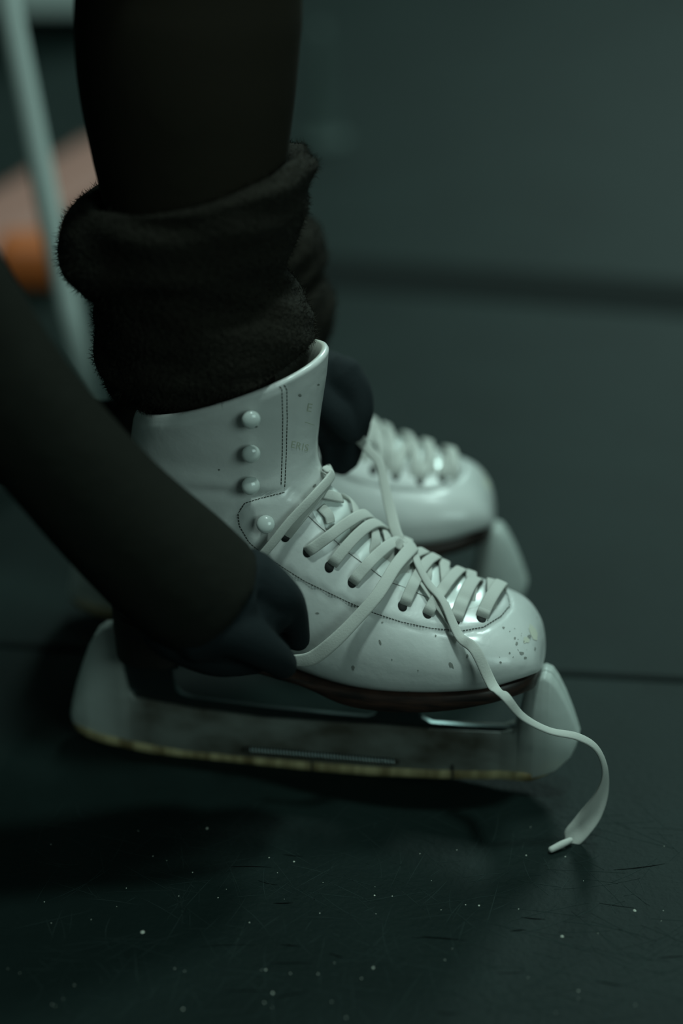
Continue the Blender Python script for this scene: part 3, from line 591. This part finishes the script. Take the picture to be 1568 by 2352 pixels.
headg = [tube_geo([CH+np.array([0, 0, .05]), NECK, HEAD], [.055, .05, .055], 20), tube_geo([HEAD, HEAD+np.array([.02, 0, .045])], [.075, .078], 24), tube_geo([HEAD+np.array([.085, 0, .0]), HEAD+np.array([.098, 0, -.012])], [.009, .012], 12),
         tube_geo([HEAD+np.array([.05, 0, -.055]), HEAD+np.array([.06, 0, -.06])], [.035, .03], 14)]
for s in (-1, 1): headg.append(tube_geo([HEAD+np.array([.0, s*.074, .02]), HEAD+np.array([0, s*.078, -.015])], [.012, .009], 10))
child(fuse('body', inn['legs']+inn['top']+hand_near(-.0042)+hand_far(-.0042)+headg, .0045, M_SKIN, None, 3))
child(fuse('hair', [tube_geo([HEAD+np.array([-.012, 0, .02]), HEAD+np.array([0, 0, .055])], [.083, .083], 24), tube_geo([HEAD+np.array([-.09, 0, .06]), HEAD+np.array([-.11, 0, .05])], [.035, .03], 16)], .004, M_HAIR))
cl = body_chains(0.0)
child(fuse('leggings', cl['legs'], .004, M_LEGGING, None, 8)); child(fuse('jacket', cl['top'], .004, M_SLEEVE, None, 4))
child(fuse('glove', hand_near(.0), .0016, M_GLOVE, None, 5)); child(fuse('glove', hand_far(.0), .0016, M_GLOVE, None, 5))

# fleece leg warmer (left edge, right edge, depth radius), as a gathered tube with rolled cuff
WR = [((250, 500), (662, 440), .050), ((238, 462), (664, 392), .055), ((208, 443), (672, 366), .061), ((172, 462), (696, 368), .066), ((152, 500), (712, 392), .068), ((147, 550), (710, 432), .068), ((160, 602), (700, 480), .066), ((200, 638), (690, 525), .060), ((226, 662), (678, 566), .056), ((224, 700), (656, 612), .054), ((230, 745), (662, 650), .054), ((234, 790), (690, 690), .054), ((238, 835), (712, 732), .054), ((262, 882), (720, 770), .050), ((300, 905), (714, 792), .047), ((322, 908), (704, 790), .044), ((330, 890), (690, 770), .043)]
def far_loc(px, py):                               # point of the far skate's plane, in its own coordinates
    o = np.array(FAR_LOC); n = np.array([sf, -cf, 0.0]); d = ray(px, py); t = ((o-C0)@n)/(d@n); q = C0+t*d-o
    return np.array([q@np.array([cf, sf, 0]), 0, q[2]])
WF = [((300, 560), (655, 500), .046), ((285, 535), (668, 508), .050), ((270, 550), (700, 516), .055), ((255, 590), (728, 530), .057), ((252, 640), (745, 562), .057), ((262, 690), (743, 600), .054), ((275, 720), (734, 630), .051), ((272, 770), (752, 655), .051), ((262, 830), (767, 692), .051), ((256, 890), (765, 738), .049), ((258, 940), (750, 780), .047), ((275, 965), (735, 800), .046), ((290, 945), (720, 780), .045)]
def warmer(fn, seed, tab, lf):
    R = [[*lf(*a)[[0, 2]], *lf(*b)[[0, 2]], d] for a, b, d in tab]; X = crom(R, 110); K = 120; V = []
    r2 = np.random.default_rng(seed); ph = r2.uniform(0, 6.28, (14,)); kk = r2.integers(2, 11, 14); ii = r2.uniform(.5, 4.5, 14)
    for i, (ax, az, bx, bz, d) in enumerate(X):
        s = i/109
        for j in range(K):
            q = 2*math.pi*j/K; c, sn = math.cos(q), math.sin(q)
            f = sum(math.sin(kk[k]*q+ii[k]*s*12+ph[k])/(1+kk[k]*.3) for k in range(14))*.0011*min(1, i/8, (109-i)/8)
            hx, hz = (bx-ax)/2, (bz-az)/2; L = math.hypot(hx, hz)
            V.append(((ax+bx)/2+hx*c*(1+f/L), -sn*(d+f), (az+bz)/2+hz*c*(1+f/L)+.0012*math.sin(3*q+s*9)))
    V = np.array(V); Fq = loft_faces(110, K, True)
    # fine fleece fibres
    g = V.reshape(110, K, 3); n = 26000; FV, FF = [], []
    I = r2.integers(1, 108, n); J = r2.integers(0, K, n)
    for i, j in zip(I, J):
        p = g[i, j]*(1-(u := r2.random()))+g[i, (j+1) % K]*u; p = p*(1-(u := r2.random()))+g[i+1, j]*u
        e1 = g[i+1, j]-g[i-1, j]; e2 = g[i, (j+1) % K]-g[i, j-1]; nn = np.cross(e1, e2); nn /= np.linalg.norm(nn)+1e-12
        if nn@(g[i, j]-g[i].mean(0)) < 0: nn = -nn
        d = nn+r2.normal(0, .75, 3); d /= np.linalg.norm(d); l = r2.uniform(.0010, .0026); sd = np.cross(d, r2.normal(0, 1, 3)); sd = sd/np.linalg.norm(sd)*.00016
        k = len(FV); bend = r2.normal(0, .0006, 3)
        FV += [p-sd, p+sd, p+d*l*.5+bend+sd*.8, p+d*l*.5+bend-sd*.8, p+d*l+bend*2.2]; FF += [(k, k+1, k+2, k+3), (k+3, k+2, k+4)]
    V2, F2 = merge([(V, Fq), (np.array(FV), FF)]); V2 = np.array([fn(v) for v in V2]); me = bpy.data.meshes.new('leg_warmer')
    me.from_pydata(V2.tolist(), [], F2); me.update(); o = link('leg_warmer', me, M_FLEECE); return child(o)
warmer(to_world, 3, WR, loc)
warmer(far_world, 5, WF, far_loc)

# ------------------------------------------------------------------ background things
tbl = thing('folding_table', 'white table leaning pale legs on the dark floor behind the person', 'table', (-.6, .9, 0))
def tchild(o): o.parent = tbl; o.matrix_parent_inverse = Matrix.Translation((.6, -.9, 0)); return o
b1 = on_floor(214, 1005); t1 = at_y(28, 60, b1[1]+.02); d1 = (t1-b1)/(t1[2]-b1[2])
TZ = .74
legs_ = [(b1, b1+d1*TZ, .0095)]
sh, bk = np.array([-.85, 0, 0]), np.array([-.30, .34, 0])
legs_ += [(b1+sh, b1+sh+d1*TZ*[-1, 1, 1], .0095), (b1+bk, b1+bk+d1*TZ*[1, -1, 1], .0095), (b1+bk+sh, b1+bk+sh+d1*TZ*[-1, -1, 1], .0095)]
for a, b, r in legs_:
    V, F = tube_geo([a+[0, 0, .004], b], [r*1.0, r], 16, 8, False); lg = tchild(mesh('table_leg', V, F, M_TABLE))
    V, F = tube_geo([a+[0, 0, .0], a+[0, 0, .012]], [r*1.35, r*1.35], 16, 4, False); ft = mesh('foot_cap', V, F, M_TABLE, lg)
o = tchild(mesh('table_top', *box_geo((b1[0]-.72, b1[1]+.17, TZ+.012), (1.0, .42, .025)), M_TABLE, None, False)); bevel_obj(o, .004)
# low white storage bench far behind
bn = thing('storage_bench', 'pale storage bench with panel fronts far behind at top left', 'bench', (-.55, 2.2, 0))
def bch(o): o.parent = bn; o.matrix_parent_inverse = Matrix.Translation((.55, -2.2, 0)); return o
for k, x in enumerate((-.985, -.707, -.43-.0, -.287)):
    if k == 3: continue
    o = bch(mesh('door', *box_geo((x, 1.83, .235), (.265, .02, .40)), M_TABLE, None, False)); bevel_obj(o, .006)
    V, F = tube_geo([(x+.09, 1.812, .22), (x+.09, 1.812, .32)], [.007, .007], 10); mesh('handle', V, F, M_STEEL, o)
o = bch(mesh('carcass', *box_geo((-.70, 2.03, .24), (.85, .38, .42)), M_TABLE, None, False)); bevel_obj(o, .008)
o = bch(mesh('plinth_shade', *box_geo((-.70, 2.06, .015), (.80, .30, .03)), M_STRIP, None, False))  # plinth coloured near-black to paint in the shadow beneath the bench
# salmon and orange sports bag lying on the floor
A = on_floor(-60, 585); B = on_floor(330, 345); d = (B-A)/np.linalg.norm(B-A)
bag = thing('equipment_bag', 'blurred salmon bag with an orange end pocket on the floor behind the pole', 'bag', tuple((A+B)/2))
Lb = np.linalg.norm(B-A); X = []
def bgc(o): o.parent = bag; o.matrix_parent_inverse = Matrix.Translation(-vec((A+B)/2)); return o
nrm = np.array([-d[1], d[0], 0])
def bagloft(s0, s1, wd, h, m, name, off=0.0):
    V = []; n = 26; K = 28
    for i in range(n):
        s = s0+(s1-s0)*i/(n-1); e = min(1, i/3, (n-1-i)/3)**.4 if 0 < i < n-1 else .55
        c = A+d*Lb*s+nrm*off
        for j in range(K):
            q = 2*math.pi*j/K; cx, sx = math.cos(q), math.sin(q)
            V.append(c+nrm*wd*e*math.copysign(abs(cx)**.6, cx)+np.array([0, 0, h*(1+e*math.copysign(abs(sx)**.6, sx)*.98+.04*math.sin(s*40)*max(sx, 0))]))
    return bgc(mesh(name, V, loft_faces(n, K, True, True, True), m))
bagloft(-.25, 1, .050, .014, M_PINK, 'bag_body', .0)
oc = on_floor(80, 676); V = []
for i in range(13):
    t = -1+2*i/12; e = (1-abs(t)**8)**.5+.02
    for j in range(24):
        q = 2*math.pi*j/24; cx, sx = math.cos(q), math.sin(q)
        V.append(oc+np.array([.040*t, .030+.030*e*math.copysign(abs(cx)**.6, cx), .024*(1+e*math.copysign(abs(sx)**.6, sx))]))
bgc(mesh('pocket', V, loft_faces(13, 24, True, True, True), M_ORANGE))
# grit on the floor
deb = []
for (x, y, s) in [(475, 1903, 3.5), (327, 2141, 5.5), (675, 1979, 2.6), (857, 2223, 3), (1291, 2151, 4), (1457, 2092, 4), (626, 2281, 3), (420, 2318, 2.4), (860, 2057, 2.4), (610, 2228, 2), (1100, 2080, 2.6), (1328, 2276, 2.2), (442, 2004, 2), (290, 2040, 1.8), (1208, 1965, 2), (1298, 1968, 1.6)]+[(random.uniform(0, 1568), random.uniform(1900, 2340), random.uniform(.8, 1.7)) for _ in range(55)]:
    P = on_floor(x, y); r = s*depth(P)/FPX; n = 6; a0 = random.random()*6
    V = [P+[r*random.uniform(.7, 1.2)*math.cos(a0+k*2*math.pi/n), 1.3*r*random.uniform(.7, 1.2)*math.sin(a0+k*2*math.pi/n), .0001] for k in range(n)]+[P+[0, 0, r*.7]]
    deb.append((np.array(V), [tuple(range(n))]+[(k, (k+1) % n, n) for k in range(n)]))
V, F = merge(deb); g = mesh('floor_grit', V, F, mat('pale_grit', (.40, .42, .36), .8), None, False); g['kind'] = 'stuff'; tag(g, 'pale specks of grit scattered over the dark rubber floor', 'grit')

cp = on_floor(736, 325); V, K = [], 28
prof_ = [(.031, 0), (.031, .004), (.024, .006), (.020, .02), (.0135, .07), (.0075, .125), (.006, .132), (.0005, .133)]
for r, z in prof_: V += [(cp[0]+r*math.cos(2*math.pi*k/K), cp[1]+r*math.sin(2*math.pi*k/K), z) for k in range(K)]
tag(mesh('marker_cone', V, loft_faces(len(prof_), K, True, True, True), mat('grey_cone', (.035, .055, .05), .7)), 'small blurred grey cone on the dark floor just right of the black leggings', 'cone')

def scratches(name, n, x0, x1, y0, y1, lmin, lmax, wd, m, label, cat, flat=.0):
    V, F = [], []
    for _ in range(n):
        P = on_floor(random.uniform(x0, x1), random.uniform(y0, y1)); a = random.uniform(0, math.pi) if not flat else random.gauss(0, flat); L = random.uniform(lmin, lmax)**1; bend = random.gauss(0, .12); w_ = wd*random.uniform(.4, 1.3); k = len(V); N_ = 6
        for i in range(N_):
            t = i/(N_-1)-.5; q = a+bend*t; c = P+np.array([math.cos(q)*L*t, math.sin(q)*L*t, 0]); nn = np.array([-math.sin(q), math.cos(q), 0])*w_*(1-(2*t)**2+.05)
            V += [c+nn+[0, 0, .00012], c-nn+[0, 0, .00012], c-nn-[0, 0, .0001], c+nn-[0, 0, .0001]]
        for i in range(N_-1):
            for j in range(4): F.append((k+4*i+j, k+4*i+(j+1) % 4, k+4*i+4+(j+1) % 4, k+4*i+4+j))
    o = mesh(name, V, F, m, None, False); o['kind'] = 'stuff'; tag(o, label, cat)
scratches('floor_scratches', 520, 80, 1568, 1860, 2352, .006, .05, .00016, mat('scratch_grey', (.016, .027, .025), .7, Specular_IOR_Level=.1), 'fine pale scratches crossing on the near dark rubber floor', 'scratches')
scratches('floor_cracks', 20, 500, 1568, 1950, 2352, .008, .03, .00035, mat('crack_black', (.001, .0014, .0013), .9, Specular_IOR_Level=.05), 'short black cuts in the near dark rubber floor', 'cuts', .25)
